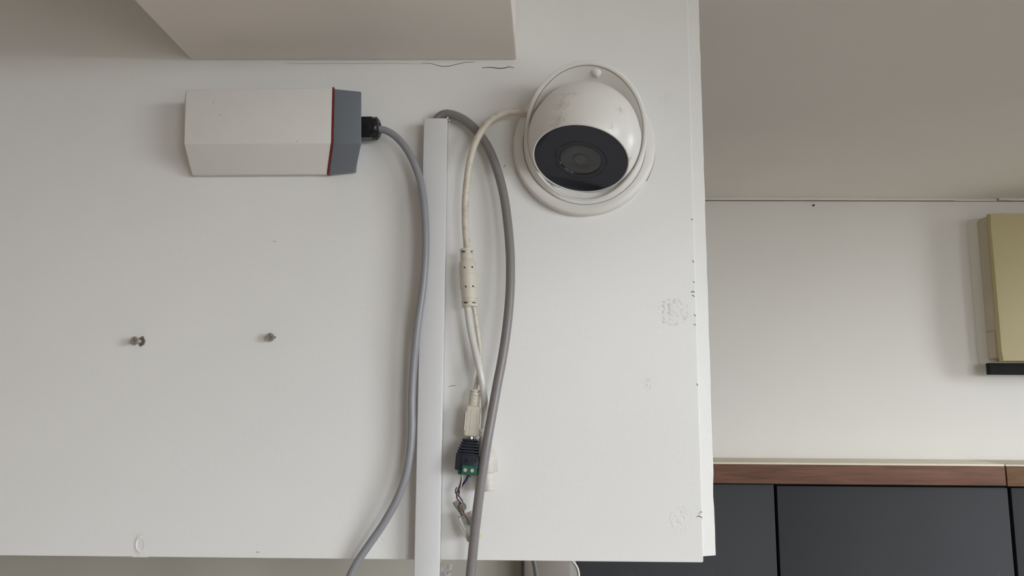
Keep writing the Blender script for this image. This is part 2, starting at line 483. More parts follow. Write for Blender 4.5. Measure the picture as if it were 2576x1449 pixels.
# pale box with a rounded white corner below the board
yb = 0.34
CB = thing('pale_cabinet', P(1385, 1600, -yb), 'pale grey cabinet with rounded white corner peeking out below the board', 'cabinet')
def cab_outline(x0, x1, zt, zb, r, y, n=10):
    pts = [(x0, y, zb), (x0, y, zt)]
    for k in range(n + 1):
        a = math.pi / 2 * (1 - k / n)
        pts.append((x1 - r + r * math.cos(a), y, zt - r + r * math.sin(a)))
    pts.append((x1, y, zb)); return pts
cx0, cx1 = P(1317, 1430, -yb).x, P(1457, 1440, -yb).x
czt = P(1430, 1402, -yb).z
o = link('body', *prism_geo(cab_outline(cx0, cx1, czt, 0.9, 0.022, yb + 0.004), cab_outline(cx0, cx1, czt, 0.9, 0.022, yb + 0.25)), mat('cabinet_shaded_body', (164, 162, 154), .5), CB, 40)  # body colour darkened, the board's shade is in it
M_CABF = mat('cabinet_shaded_front', (134, 126, 118), 0.55)  # front darkened too, standing in for shade under the board
xe = P(1434, 1430, -yb).x
box('front_panel', (cx0 + 0.001, yb - 0.006, 0.9), (xe, yb + 0.006, czt - 0.002), M_CABF, CB, 0.001)
arc = [(x, yb + 0.003, z) for x, y, z in cab_outline(cx0, cx1, czt, 0.9, 0.022, 0)[2:]]
tube('edge_bead', arc, 0.0012, M_TRIM, CB, 8, 1)
tag(tube('hanging_cable', [P(1334, 1340, -0.30), P(1340, 1392, -0.30), P(1347, 1430, -0.30), P(1352, 1480, -0.30), P(1354, 1600, -0.30)], 0.0030, mat('dark_grey_cable', (98, 94, 92), .4)), 'short grey cable in front of the pale cabinet below the board', 'cable')

# ------------------------------------------------------------------ air conditioner on the far wall
def ac():
    h = -YF
    A = P(2433, 735, h)
    t = thing('air_conditioner', (A.x + 0.35, YF, P(2440, 918, h).z), 'yellowed wall-mounted air conditioner at the right edge of the picture', 'air conditioner')
    x0 = P(2431, 560, h).x
    zt, zb = P(2433, 553, h).z, P(2460, 917, h).z
    x1 = x0 + 0.80
    def ring(dx, dep, dzt, dzb, r, n=5):
        pts = []
        xa, xb_ = x0 + dx, x1 - dx; za, zb2 = zb + dzb, zt - dzt
        for cx, cz, a0 in ((xb_ - r, zb2 - r, 0), (xa + r, zb2 - r, 90), (xa + r, za + r, 180), (xb_ - r, za + r, 270)):
            for k in range(n + 1):
                a = R(a0 + 90 * k / n); pts.append(Vector((cx + r * math.cos(a), YF - dep, cz + r * math.sin(a))))
        return pts
    def loft(name, rings, m, cap=True):
        n = len(rings[0]); vs = [p for r_ in rings for p in r_]; fs = []
        for i in range(len(rings) - 1):
            for k in range(n):
                k2 = (k + 1) % n; fs.append((i * n + k, i * n + k2, (i + 1) * n + k2, (i + 1) * n + k))
        if cap:
            fs.append(tuple(range(n))); fs.append(tuple((len(rings) - 1) * n + k for k in range(n)))
        return link(name, vs, fs, m, t, 40)
    xs = P(2457, 700, h + 0.032).x - x0
    loft('side_shell', [ring(0, 0, 0, 0, .012), ring(0.0005, .005, 0, 0, .012), ring(.0085, .019, .001, .002, .012), ring(.0100, .0205, .002, .003, .012)], M_ACW)
    xp = P(2492, 650, h + 0.062).x - x0
    loft('chassis', [ring(.0098, .020, .002, .003, .012), ring(.0102, .040, .002, .004, .012), ring(.0108, .058, .001, .006, .012), ring(.014, .062, .001, .008, .012)], M_ACT)
    px0 = P(2489, 600, h + 0.066).x - x0
    n = 14; V = []; Fc = []
    ztp, zbp = P(2500, 537, h + 0.07).z, P(2520, 909, h + 0.075).z
    # front panel: bulged sheet with rolled edge
    def row(dep_off, inset):
        pts = []
        for j in range(n + 1):
            v = j / n; z = zbp + inset + (ztp - zbp - 2 * inset) * v
            bul = 0.009 * math.sin(math.pi * min(1, max(0, 0.12 + v * 0.8)))
            x = x0 + px0 + inset + (0.0022 if j in (0, n) else 0)
            pts.append((x, bul, z))
        return pts
    base = row(0, 0.0); mid = row(0, 0.0015)
    for (x, b, z) in base: V.append((x, YF - 0.060, z))
    for (x, b, z) in base: V.append((x, YF - 0.064 - b * .12, z))
    for (x, b, z) in mid: V.append((x + 0.002, YF - 0.068 - b * .15, z))
    for (x, b, z) in mid: V.append((x + 0.03, YF - 0.071 - b * .6, z))
    for (x, b, z) in mid: V.append((x + 0.16, YF - 0.072 - b, z))
    for (x, b, z) in mid: V.append((x1 - 0.03, YF - 0.072 - b, z))
    for (x, b, z) in base: V.append((x1 - 0.02, YF - 0.060, z))
    N = n + 1
    for i in range(6):
        for j in range(n):
            Fc.append((i * N + j, i * N + j + 1, (i + 1) * N + j + 1, (i + 1) * N + j))
    Fc.append(tuple(i * N for i in range(7))); Fc.append(tuple(i * N + n for i in range(7)))
    link('front_panel', V, Fc, M_ACY, t, 35)
    q = P(2486, 930, h + 0.045)
    box('air_outlet', (q.x + .002, YF - 0.048, P(2478, 942, h + 0.05).z), (x1 - 0.03, YF - 0.034, zb + 0.001), M_BLACK, t, 0.001)
    # clip cover at the lower left corner
    ca, cb = P(2471, 832, h + 0.05), P(2490, 903, h + 0.05)
    obox('clip_cover', (x0 + 0.0104, YF - 0.040, (ca.z + cb.z) / 2), Vector((.1, -1, 0)), Vector((1, .1, 0)), (0.0, 0, 1), 0.026, 0.006, ca.z - cb.z, M_ACT, t, 0.004, 3)
ac()
# nail on the far wall
nl = P(2046, 517, -YF)
tag(lathe('nail', [(0.0022, 0), (0.0022, 0.002), (0.0008, 0.003)], nl + Vector((0, -0.0025, 0)), (0, 1, 0), M_RECESS, n=10), 'small dark nail in the far wall below the ceiling joint', 'nail')

# ------------------------------------------------------------------ cable trunking
CO = thing('cable_trunking', P(1090, 1440), 'white square cable trunking running up the middle of the board', 'trunking')
HC = 0.016
xl_, xr_ = (P(1066, 300, HC).x + P(1041, 1440, HC).x) / 2, (P(1124, 300, HC).x + P(1107, 1440, HC).x) / 2
ztop = P(1095, 297, HC).z; zlow = ZB - 0.25
sl = (P(1066, 300, HC).x - P(1041, 1440, HC).x) / (P(1066, 300, HC).z - P(1041, 1440, HC).z)
def cond_poly(z, x0, x1, h0, h1):
    s = (z - (ztop + P(1041, 1440, HC).z) / 2) * sl
    return [Vector((x0 + s, -h0, z)), Vector((x1 + s, -h0, z)), Vector((x1 + s, -h1, z)), Vector((x0 + s, -h1, z))]
# channel and lid; top end cut a little ragged
def u_poly(z):
    o = cond_poly(z, xl_ + .0004, xr_ - .0004, 0.0002, 0.0122); i = cond_poly(z, xl_ + .0016, xr_ - .0016, 0.0014, 0.0122)
    return [o[0], o[1], o[2], i[2], i[1], i[0], i[3], o[3]]
link('channel', *prism_geo(u_poly(zlow), u_poly(ztop - .0004)), M_COND, CO)
lid = link('lid', *prism_geo(cond_poly(zlow, xl_, xr_, 0.0122, HC), cond_poly(ztop, xl_, xr_, 0.0122, HC)), M_COND, CO)
bevel(lid, 0.0007)
sx_ = P(1126, 297, HC)
for k, (dx, dz, s) in enumerate(((0, .0006, .0012), (.0012, -.0012, .0010), (-.0016, .0002, .0009), (.0016, -.0034, .0007))):
    vs, fs = box_geo(sx_ + Vector((dx, 0.001 + k * .0008, dz)), (1, .3, .2), (-.3, 1, .1), (-.2, -.1, 1), s, s * .8, s * 1.2)
    link('burr', vs, fs, M_COND, CO)
# scrap of clear tape where the trunking leaves the board
ta = P(1116, 1418, 0.012)
vs, fs = [], []
for i in range(5):
    for j in range(7):
        vs.append(ta + Vector((i * .0022 - .002 + .0006 * math.sin(j * 1.7), .004 * math.sin(i * .9 + j * .5) - .002, -.0022 * j + .0008 * math.sin(i * 2.1))))
for i in range(4):
    for j in range(6): fs.append((i * 7 + j, i * 7 + j + 1, (i + 1) * 7 + j + 1, (i + 1) * 7 + j))
tp = link('tape_scrap', vs, fs, M_CLEAR, CO, True)

# ------------------------------------------------------------------ boxed sensor
def sensor():
    hf, hb, hbk = 0.030, 0.007, 0.0
    t = thing('sensor_housing', P(660, 440), 'white and grey angular sensor box with red gasket on the board', 'sensor')
    # cross-section stations along the box: front-top, fold, lower-back, wall-bottom, wall-top
    def sec(xt, yt, xf, yf, xb, yb_, back=None):
        a = P(xt, yt, hf); f = P(xf, yf, hf); b = P(xb, yb_, hb)
        return [a, f, b, Vector((b.x, 0, b.z + 0.001)), Vector((a.x, 0, a.z)) if back is None else Vector((P(*back).x, 0, a.z))]
    s0 = sec(468, 226, 463, 362, 483, 440, (462.5, 268, 0))
    s1 = sec(836, 221, 833, 360, 822, 438)
    o = link('housing', *prism_geo(s0, s1), M_BOXW, t); bevel(o, 0.0006, 3, 20)
    g0 = sec(836, 219, 833, 361, 822, 440); g1 = sec(840.5, 219.5, 837.5, 361, 826.5, 440)
    def grow(s, e):
        c = sum(s, Vector()) / len(s)
        return [p + Vector((0, (p.y - c.y), (p.z - c.z))).normalized() * e if p.y < -0.001 else p for p in s]
    o = link('gasket', *prism_geo(grow(g0, .0003), grow(g1, .0003)), M_RED, t); bevel(o, 0.0005, 2, 20)
    c0 = sec(840, 223, 837, 361, 826, 438.5); c1 = sec(909.5, 230, 909.5, 362, 893, 432, (893, 300, 0))
    o = link('end_cap', *prism_geo(c0, c1), M_BOXG, t); bevel(o, 0.0011, 3, 20)
    for sx, sy in ((553, 290), (537, 258), (747, 356)):
        lathe('pit', [(0.00038, 0), (0.00038, .0006)], P(sx, sy, hf + .0001), (0, 1, 0), M_GROOVE, t, 8)
    # cable gland
    g = P(911, 324, 0.013); ax = Vector((1, -0.05, 0))
    hexv = lathe('gland_nut', [(0.0100, -0.006), (0.0106, -0.0052), (0.0106, 0.0095), (0.0100, 0.0102)], g, ax, M_BLK, t, 6, 20, up=(0, 0.5, 1))
    lathe('gland_cap', [(0.0090, 0.009), (0.0094, 0.0105), (0.0094, 0.0128), (0.0087, 0.0145), (0.0074, 0.0154), (0.0050, 0.0157), (0.0046, 0.0150)], g, ax, M_BLK, t, 32)
    for k in range(10):
        th = 2 * math.pi * k / 10
        obox('grip_rib', g + ax * 0.0118 + Vector((0, math.cos(th), math.sin(th))) * 0.0093, ax, (0, math.cos(th), math.sin(th)), (0, -math.sin(th), math.cos(th)), 0.0042, 0.0010, 0.0016, M_BLK, t, 0.0003, 1)
    return g
G = sensor()
pts = [(945, 324, .013), (972, 329, .0135), (998, 346, .0145), (1022, 374, .0165), (1042, 412, .019), (1057, 455, .021), (1066, 505, .0215), (1070, 560, .0215), (1071, 620, .0215), (1068, 680, .0215), (1062, 740, .021),
       (1053, 800, .0205), (1045, 870, .0190), (1039, 940, .017), (1036, 1010, .0165), (1036, 1080, .0165), (1031, 1140, .0165), (1020, 1200, .016), (997, 1260, .015), (963, 1320, .013), (927, 1372, .011), (900, 1412, .009), (878, 1455, .006), (860, 1500, .004), (850, 1560, 0.003)]
tag(tube('sensor_cable', [P(*p) for p in pts], 0.0032, M_GREY1), 'blue-grey cable curving from the sensor box gland down over the trunking', 'cable')

pts = [(1092, 330, .006), (1098, 305, .006), (1110, 291, .0065), (1130, 287, .0075), (1163, 299, .009), (1195, 325, .010), (1226, 368, .011), (1250, 425, .012), (1267, 490, .013), (1277, 560, .014), (1283, 630, .015), (1284, 700, .016), (1281, 765, .017),
       (1273, 840, .019), (1262, 910, .021), (1250, 972, .023), (1238, 1040, .026), (1226, 1108, .028), (1215, 1180, .028), (1205, 1250, .027), (1196, 1325, .025), (1189, 1395, .022), (1183, 1455, .02), (1178, 1520, .018), (1175, 1600, .016)]
tag(tube('grey_cable', [P(*p) for p in pts], 0.0039, M_GREY2, n=18), 'thick dark grey cable looping out of the trunking top and hanging past the connectors', 'cable')

# ------------------------------------------------------------------ turret camera
def turret():
    k = D / F
    C = P(1468, 373)
    t = thing('security_camera', C, 'white turret security camera with black round face on the board', 'camera')
    n = 96
    def L(x, h, z): return Vector((C.x + x, -h, C.z + z))
    def circ(r, h):
        return [L(r * math.sin(2 * math.pi * i / n), h, r * math.cos(2 * math.pi * i / n)) for i in range(n)]
    RA, RB, RZ = 0.0518, 0.0556, 0.0050
    RX = P(1474.5, 320, 0.0295).x - C.x
    def rim(off=0.0, dh=0.0, drop=None):
        out = []
        for i in range(n):
            a = 2 * math.pi * i / n
            h = 0.0295 + 0.0195 * math.cos(a) + dh
            off_ = off * (1 + (0.35 * math.cos(a) if off > 0.002 else 0))
            out.append(L(RX + (RA - off_) * math.sin(a), h, RZ + (RB - off_) * math.cos(a)))
        return out
    def loft(name, rings, m, cap0=False, cap1=False, sm=50):
        vs = [p for r_ in rings for p in r_]; fs = []
        for i in range(len(rings) - 1):
            for j in range(n):
                j2 = (j + 1) % n; fs.append((i * n + j, i * n + j2, (i + 1) * n + j2, (i + 1) * n + j))
        if cap0: fs.append(tuple(range(n)))
        if cap1: fs.append(tuple((len(rings) - 1) * n + j for j in range(n)))
        return link(name, vs, fs, m, t, sm)
    r0 = 0.062
    loft('base_ring', [circ(r0, 0), circ(r0, .0065), circ(r0 - .0005, .0078), circ(r0 - .002, .0086), circ(r0 - .0075, .0092), circ(r0 - .0085, .0088), circ(r0 - .0085, .004)], M_CAMW, True, True)
    loft('seam_line', [circ(r0 - .0084, .0085), circ(r0 - .0088, .0089), circ(r0 - .0091, .0085)], mat('base_seam', (150, 146, 140), .8))
    # collar, oblique rim
    rings = []
    st = circ(r0 - .0090, .0086); en = rim(0.0004, -0.0012)
    for s in range(0, 11):
        u = s / 10
        cr, ch = math.cos(u * math.pi / 2), math.sin(u * math.pi / 2)
        ring = []
        for a, b in zip(st, en):
            wr = 1 - (1 - u) ** 1.0
            rad = b + (a - b) * (cr * 0.55 + (1 - u) * 0.45)
            hh = -a.y + (-b.y + a.y) * (ch * 0.5 + u * 0.5)
            ring.append(Vector((rad.x, -hh, rad.z)))
        rings.append(ring)
    rings += [rim(0.0006, -0.0002), rim(0.0014, 0.0), rim(0.0026, -0.0002), rim(0.0033, -0.0010)]
    for dh, off in ((-.0035, .0046), (-.010, .0075), (-.020, .0125), (-.028, .020)):
        rings.append([Vector((p.x, min(p.y, -.0012), p.z)) for p in rim(off, dh)])
    loft('collar', rings, M_CAMW, False, True)
    rl = rim(0.0037, -0.0014); rl = rl[-33:] + rl[:34]
    tube('rim_seam', rl, 0.00022, mat('rim_seam_dark', (112, 107, 102), .8), t, 6, 1)
    # eyeball
    RE = 0.0475
    nv = Vector((-0.165, -0.42, -0.89)).normalized()
    fr = 0.0405
    thf = math.asin(fr / RE)
    zf = RE * math.cos(thf)
    E = P(1460.5, 401.6, 0.029 - nv.y * zf) - nv * zf       # ball centre behind the face
    back = [(RE * .985 * math.sin(th), RE * .985 * math.cos(th)) for th in [R(180 - 4.5 * i) for i in range(0, 20)]]
    zs0 = -0.004
    back = [(r, z) for r, z in back if z < zs0 - .0005] + [(math.sqrt((RE * .985) ** 2 - zs0 ** 2), zs0)]
    lathe('ball_back', back, E, nv, M_CAMW, t, 96, 40)
    th0 = math.acos((zs0 + .0003) / RE)
    prof = [(RE * math.sin(th0) - .0012, zs0 + .0003)]
    for i in range(25):
        th = th0 + (thf - th0) * i / 24
        prof.append((RE * math.sin(th), RE * math.cos(th)))
    prof += [(fr - .0003, zf + .0006), (fr - .0010, zf + .0008), (fr - .0016, zf + .0004), (fr - .0018, zf - .0012)]
    m, nz, src, tc, b = dirty_dome('camera_ball_white')
    ball = lathe('ball_front', prof, E, nv, m, t, 96, 60)
    # dirt smears around a few points of the ball
    nt = m.node_tree; nn = nt.nodes; ll = nt.links
    org = ball.location + C
    acc = None
    for (px, py, rad, ell) in ((1432, 228, .022, 1), (1412, 262, .016, 1), (1544, 240, .016, 1), (1560, 275, .012, 1), (1405, 300, .016, 1), (1395, 318, .012, 1), (1540, 322, .008, 1), (1585, 400, .010, 1)):
        dr = (P(px, py, 0.0) - CAMPOS).normalized(); oc = CAMPOS - E
        bq = oc.dot(dr); dq = bq * bq - (oc.length_squared - RE * RE)
        hit = CAMPOS + dr * (-bq - math.sqrt(max(dq, 0)))
        ds = nn.new('ShaderNodeVectorMath'); ds.operation = 'DISTANCE'
        ll.new(tc.outputs['Object'], ds.inputs[0]); ds.inputs[1].default_value = hit - org
        mr = nn.new('ShaderNodeMapRange'); mr.inputs['From Min'].default_value = 0; mr.inputs['From Max'].default_value = rad
        mr.inputs['To Min'].default_value = 0.22; mr.inputs['To Max'].default_value = -0.2; mr.clamp = True
        ll.new(ds.outputs['Value'], mr.inputs['Value'])
        if acc is None: acc = mr.outputs['Result']
        else:
            mx = nn.new('ShaderNodeMath'); mx.operation = 'MAXIMUM'
            ll.new(acc, mx.inputs[0]); ll.new(mr.outputs['Result'], mx.inputs[1]); acc = mx.outputs[0]
    ad = nn.new('ShaderNodeMath'); ad.operation = 'ADD'; ll.new(nz.outputs['Fac'], ad.inputs[0]); ll.new(acc, ad.inputs[1])
    m2 = nn.new('ShaderNodeMapRange'); m2.inputs['From Min'].default_value = 0.55; m2.inputs['From Max'].default_value = 0.85; m2.inputs['To Max'].default_value = 0.55
    ll.new(ad.outputs[0], m2.inputs['Value'])
    mix = nn.new('ShaderNodeMix'); mix.data_type = 'RGBA'
    ll.new(m2.outputs['Result'], mix.inputs['Factor']); ll.new(src, mix.inputs['A']); mix.inputs['B'].default_value = lin((138, 120, 98)) + (1,)
    ll.new(mix.outputs['Result'], b.inputs['Base Color'])
    # black face with lens
    fo = E + nv * zf
    face = lathe('face_plate', [(fr - .0017, -.0010), (fr - .0017, .0001), (fr - .0021, .0004), (0.0219, .0004), (0.0216, .0001), (0.0209, .0001), (0.0206, .0004), (0.0177, .0004), (0.0171, -.0004)], fo, nv, M_FACE, t, 96, 30)
    m_len = mat('lens_window', (62, 63, 66), 0.12, var=0.02)
    lens = lathe('lens_window', [(0.0172, -.0010), (0.0172, -.0003), (0.0165, -.0001), (0.0080, -.0001), (0.0078, -.0002), (0.0075, -.0002), (0.0073, -.0001), (0.0057, -.0001), (0.0055, -.0003), (0.0, -.0004)], fo, nv, m_len, t, 72, 30)
    lathe('lens_ring', [(0.0052, -.0002), (0.0050, .0000), (0.0036, .0000), (0.0034, -.0003)], fo, nv, mat('lens_ring_grey', (74, 75, 78), 0.25), lens, 48, 30)
    # stopper tab at the top of the opening
    tb = P(1500, 165, 0.0450)
    geo = []
    vs, fs = [], []
    for i, (w, hgt, dep) in enumerate(((.0054, .002, .0), (.0053, -.002, .0003), (.0042, -.0052, .001), (.0023, -.0078, .002), (.0005, -.0086, .003))):
        for j in range(9):
            a = math.pi * j / 8
            vs.append(tb + Vector((math.cos(a) * w + hgt * -.12, -math.sin(a) * .0028 + dep + .002, hgt)))
    for i in range(4):
        for j in range(8): fs.append((i * 9 + j, i * 9 + j + 1, (i + 1) * 9 + j + 1, (i + 1) * 9 + j))
    fs.append(tuple(range(9)))
    link('stop_tab', vs, fs, M_CAMW, t, 60)
    # cracked paint line round the base
    for pts, w in (([(1639, 362), (1637, 378), (1632, 395), (1625, 415), (1617, 432), (1614, 444)], .0005), ([(1305, 305), (1303, 320), (1302, 338)], .0004)):
        pr = []
        for x, y in pts:
            dr = (P(x, y, 0) - CAMPOS); s = (D - .0075) / D
            q = CAMPOS + dr * s
            v = Vector((q.x - C.x, 0, q.z - C.z)); v = v.normalized() * (r0 + .0001)
            pr.append(Vector((C.x + v.x, -.0030, C.z + v.z)))
        tube('paint_crack', pr, w, M_CRACK, t, 6, 3)
    return t, C
TUR, TC = turret()

# ------------------------------------------------------------------ camera lead with splitter and plugs
PT = thing('camera_lead', P(1175, 700), 'cream camera lead with moulded splitter and two tails hanging from the turret camera', 'cable')
tube('main_cable', [P(*p) for p in ((1350, 300, .008), (1322, 287, .009), (1292, 281, .012), (1262, 287, .016), (1234, 303, .021), (1211, 331, .023), (1193, 367, .023), (1181, 412, .021), (1174, 462, .019), (1170, 520, .017), (1171, 575, .016), (1174, 610, .0155), (1175, 640, .0155))], 0.0030, M_CREAM, PT)
def axis_of(a, b):
    a, b = P(*a), P(*b); return a, (b - a).normalized(), (b - a).length
sa, sd, sl_ = axis_of((1173.5, 626, .0155), (1182, 773, .0165))
px = (D - .016) / F
def sprof(rows):                     # rows: (y in picture, half width in picture)
    return [(w * px, (y - 626) / 147 * sl_) for y, w in rows]
spl = lathe('splitter', sprof([(626, 14), (627, 16.5), (632, 16.5), (632.5, 14.5), (634.5, 14.5), (635, 16.5), (640, 16.5), (640.3, 15), (642, 15), (642.3, 16.8), (654, 17), (657, 19), (664, 21.5), (691, 21.9), (691.4, 20.9), (700, 20.9), (700.4, 22), (726.5, 21.7), (726.9, 20.4), (733, 20.2), (735, 20), (752, 19.5), (752.4, 18), (754.4, 18), (754.7, 20), (760, 20), (760.3, 18), (763, 18), (763.3, 20), (772, 19.5), (773, 16)]), sa, sd, M_MOULD, PT, 40, 30)
def on_mould(x, y, rad):
    c = P(1173.5 + (y - 626) / 147 * 8.5, y, .0155 + (y - 626) / 147 * .001)
    q = P(x, y, -c.y + rad * .95); dx = min(abs(q.x - c.x), rad * .9)
    return P(x, y, -c.y + math.sqrt(rad * rad - dx * dx))
for hx, hy in ((1169, 673), (1188, 672), (1172, 721), (1190, 720)):
    lathe('pin_hole', [(0.0007, 0), (0.0007, .0012)], on_mould(hx, hy, 21.7 * px) + Vector((0, -.0006, 0)), (0, 1, 0), M_RECESS, spl, 10)
for y, dx in ((633.5, -8), (633.5, 9), (761.7, -9), (761.7, 10)):
    q = on_mould(1174 + (y - 626) / 147 * 8 + dx, y, (14.6 if y < 700 else 18.2) * px)
    obox('relief_slot', q + Vector((0, -.0001, 0)), (1, .5 * (1 if dx > 0 else -1), 0), (-.5 * (1 if dx > 0 else -1), 1, 0), (.05, 0, 1), .0032, .0014, .0009, M_RECESS, spl)
tube('network_tail', [P(*p) for p in ((1176, 768, .017), (1178, 790, .0175), (1183, 825, .0185), (1193, 872, .0195), (1205, 922, .020), (1214, 968, .019), (1219, 1010, .016), (1220, 1045, .012), (1217, 1085, .009))], 0.0029, M_WLEAD, PT)
tube('power_tail', [P(*p) for p in ((1191, 768, .0145), (1195, 790, .014), (1201, 830, .013), (1207, 875, .0125), (1208, 915, .0125), (1202, 950, .013), (1197, 975, .0135), (1195, 995, .014))], 0.0018, M_CREAM, PT, 12)
# power plug
pa, pd, pl = axis_of((1195.5, 981, .014), (1184.5, 1098, .017))
def pp(rows, a=981, L_=117): return [(w * px, (y - a) / L_ * pl) for y, w in rows]
lathe('strain_relief', pp([(981, 11), (981.5, 14), (986, 14), (986.4, 10.5), (989, 10.5), (989.4, 14), (995, 14), (995.4, 11), (997, 11), (997.4, 14), (1004, 13.5), (1004.4, 12.8), (1006, 12.8), (1006.3, 13.8), (1013, 13.8), (1013.3, 13.2), (1024, 14.2)]), pa, pd, M_MOULD, PT, 28, 30)
pe = Vector((1, 0, 0)); pe = (pe - pd * pe.dot(pd)).normalized(); pf = pd.cross(pe)
if pf.y > 0: pf = -pf
mid = pa + pd * ((1060 - 981) / 117 * pl)
plug = obox('power_plug', mid, pe, pf, pd, 36.5 * px, 12.0 * .001, 78 / 117 * pl, M_MOULD, PT, 0.0022, 3)
# embossed panel and lettering on the plug
pc = mid + pf * .0061 + pe * .0016
w_, l_ = .0050, .0165
for a_, b_, c_, d_ in ((0, w_ / 2, .0003, l_), (0, -w_ / 2, .0003, l_)):
    obox('emboss_line', pc + pe * b_, pe, pf, pd, .0003, .0004, l_, M_MOULD, plug)
for s in (-1, 1):
    obox('emboss_line', pc + pd * (l_ / 2 * s), pe, pf, pd, w_, .0004, .0003, M_MOULD, plug)
fc = bpy.data.curves.new('lettering', 'FONT'); fc.body = 'DC12V'; fc.size = 0.0038; fc.extrude = 0.00008; fc.align_x = 'CENTER'; fc.align_y = 'CENTER'
fc.materials.append(M_MOULD)
fo_ = bpy.data.objects.new('lettering', fc); COL.objects.link(fo_); fo_.parent = plug
rm = Matrix((-pd, -pe, pf)).transposed()
if rm.determinant() < 0: rm = Matrix((-pd, pe, pf)).transposed()
bpy.context.view_layer.update()
lm = bpy.data.meshes.new_from_object(fo_.evaluated_get(bpy.context.evaluated_depsgraph_get()))
bpy.data.objects.remove(fo_, do_unlink=True)
fo_ = bpy.data.objects.new('lettering', lm); COL.objects.link(fo_); fo_.parent = plug
fo_.location = pc - root_loc(plug); fo_.rotation_euler = rm.to_euler()
for i in range(11):
    obox('grip_ridge', mid - pe * (18.6 * px) + pf * .0008 + pd * (-.0065 + i * .00135), pe, pf, pd, .0016, .0052, .0008, M_MOULD, plug, .0002, 1)
obox('grip_edge', mid - pe * (16.3 * px) + pf * .0056 + pd * .0003, pe, pf, pd, .0007, .0010, .0150, M_TRIM, plug, .0003, 1)
lathe('plug_barrel', [(12.5 * px, 0), (12.5 * px, .0030), (9 * px, .0036), (9 * px, .006)], pa + pd * (pl - .0006), pd, M_STEEL, PT, 24)
# waterproof network coupling, partly behind the grey cable
na, nd, nl_ = axis_of((1214, 1078, .010), (1229, 1236, .012))
px2 = (D - .011) / F
def np_(rows): return [(w * px2, (y - 1078) / 158 * nl_) for y, w in rows]
cp = lathe('network_socket', np_([(1078, 8), (1080, 10), (1086, 10.5), (1087, 9), (1090, 9), (1091, 11), (1097, 11), (1098, 9.5), (1101, 9.5), (1102, 12), (1112, 12.5), (1116, 15), (1150, 28.5), (1153, 29), (1160, 29), (1160.5, 28.6), (1188, 28), (1191, 26), (1192, 18.5), (1206, 18.2), (1206.5, 17.4), (1208, 17.4), (1208.5, 18), (1222, 17.5), (1222.5, 16.8), (1224, 16.8), (1224.5, 17.2), (1233, 16.5), (1235, 14)]), na, nd, M_SOCK, PT, 48, 30)
_, u_, v_ = frame(nd)
for k_ in range(44):
    th = 2 * math.pi * k_ / 44; rd = u_ * math.cos(th) + v_ * math.sin(th)
    if rd.y > 0.35: continue
    obox('grip_ridge', na + nd * ((1174 - 1078) / 158 * nl_) + rd * (28.3 * px2), rd, rd.cross(nd), nd, .0003, .0005, .0088, M_SOCK, cp)

# ------------------------------------------------------------------ black and green screw terminal adapter
def adapter():
    hA = .019
    a, dn, ln = axis_of((1184, 1104, .017), (1176, 1197, .021))
    ex = Vector((1, 0, 0)); ex = (ex - dn * ex.dot(dn)).normalized(); ey = dn.cross(ex)
    if ey.y > 0: ey = -ey           # towards the viewer
    t = thing('terminal_adapter', P(1178, 1196, .02), 'black ribbed adapter with green screw terminal plugged onto the cream power plug', 'connector')
    q = (D - hA) / F
    def at(y, off=0.0, out=0.0): return a + dn * ((y - 1104) / 93 * ln) + ex * (off * q) + ey * out
    # ribbed neck
    lathe('neck', [(9 * q, 0), (15 * q, .0002), (17 * q, .0145)], a, dn, M_NAVY, t, 4, 20, up=ex + ey)
    for i in range(6):
        y = 1108.5 + i * 7.3; w = 39 + i * 3.5
        obox('rib', at(y, -i * 0.6), ex, ey, dn, w * q, (.0118 + i * .0005), 5.4 * q, M_NAVY, t, .0006, 2)
    body = obox('body', at(1166, -1.5), ex, ey, dn, 59 * q, .0150, 36 * q, M_NAVY, t, .0008, 2)
    fr_ = obox('front_block', at(1163, 5, .0045), ex, ey, dn, 43 * q, .0085, 30 * q, M_NAVY, t, .0005, 2)
    # plus and minus marks
    for off, plus in ((-4.5, True), (15, False)):
        c = at(1161, off, .0089)
        vs, fs = [], []
        N_ = 20
        for rr, oo in ((5.8, 0), (5.8, .00025), (4.7, .00025), (4.7, 0)):
            for k in range(N_):
                th = 2 * math.pi * k / N_; vs.append(c + (ex * math.cos(th) + dn * math.sin(th)) * rr * q + ey * oo)
        for i in range(3):
            for k in range(N_): fs.append((i * N_ + k, i * N_ + (k + 1) % N_, (i + 1) * N_ + (k + 1) % N_, (i + 1) * N_ + k))
        g = [(vs, fs), box_geo(c, ex, ey, dn, 5.5 * q, .0005, 1.2 * q)]
        if plus: g.append(box_geo(c, ex, ey, dn, 1.2 * q, .00052, 5.5 * q))
        link('polarity_mark', *join(*g), M_BLK, fr_)
    gb = obox('terminal_block', at(1183, 1, .0010), ex, ey, dn, 48 * q, .0115, 23 * q, M_GREEN, t, .0004, 1)
    gf = obox('terminal_face', at(1184, 6, .0095), ex, ey, dn, 37 * q, .0030, 21 * q, M_GREEN, t, .0004, 1)
    for off in (-4, 13):
        c = at(1184.5, off, .0085)
        vs, fs = lathe_geo([(6.2 * q, -.0), (6.2 * q, .004)], c, ey, 24)
        cut(gf, (vs, fs))
        s = lathe('terminal_screw', [(5.6 * q, -.0002), (5.6 * q, .0016), (4.6 * q, .0020)], c, ey, M_TSCR, t, 24)
        for u, v in ((ex + dn * .4, dn - ex * .4), (dn - ex * .4, ex + dn * .4)):
            cut(s, box_geo(c + ey * .0019, u, ey, v, 8 * q, .0012, 1.8 * q))
    return at
at = adapter()

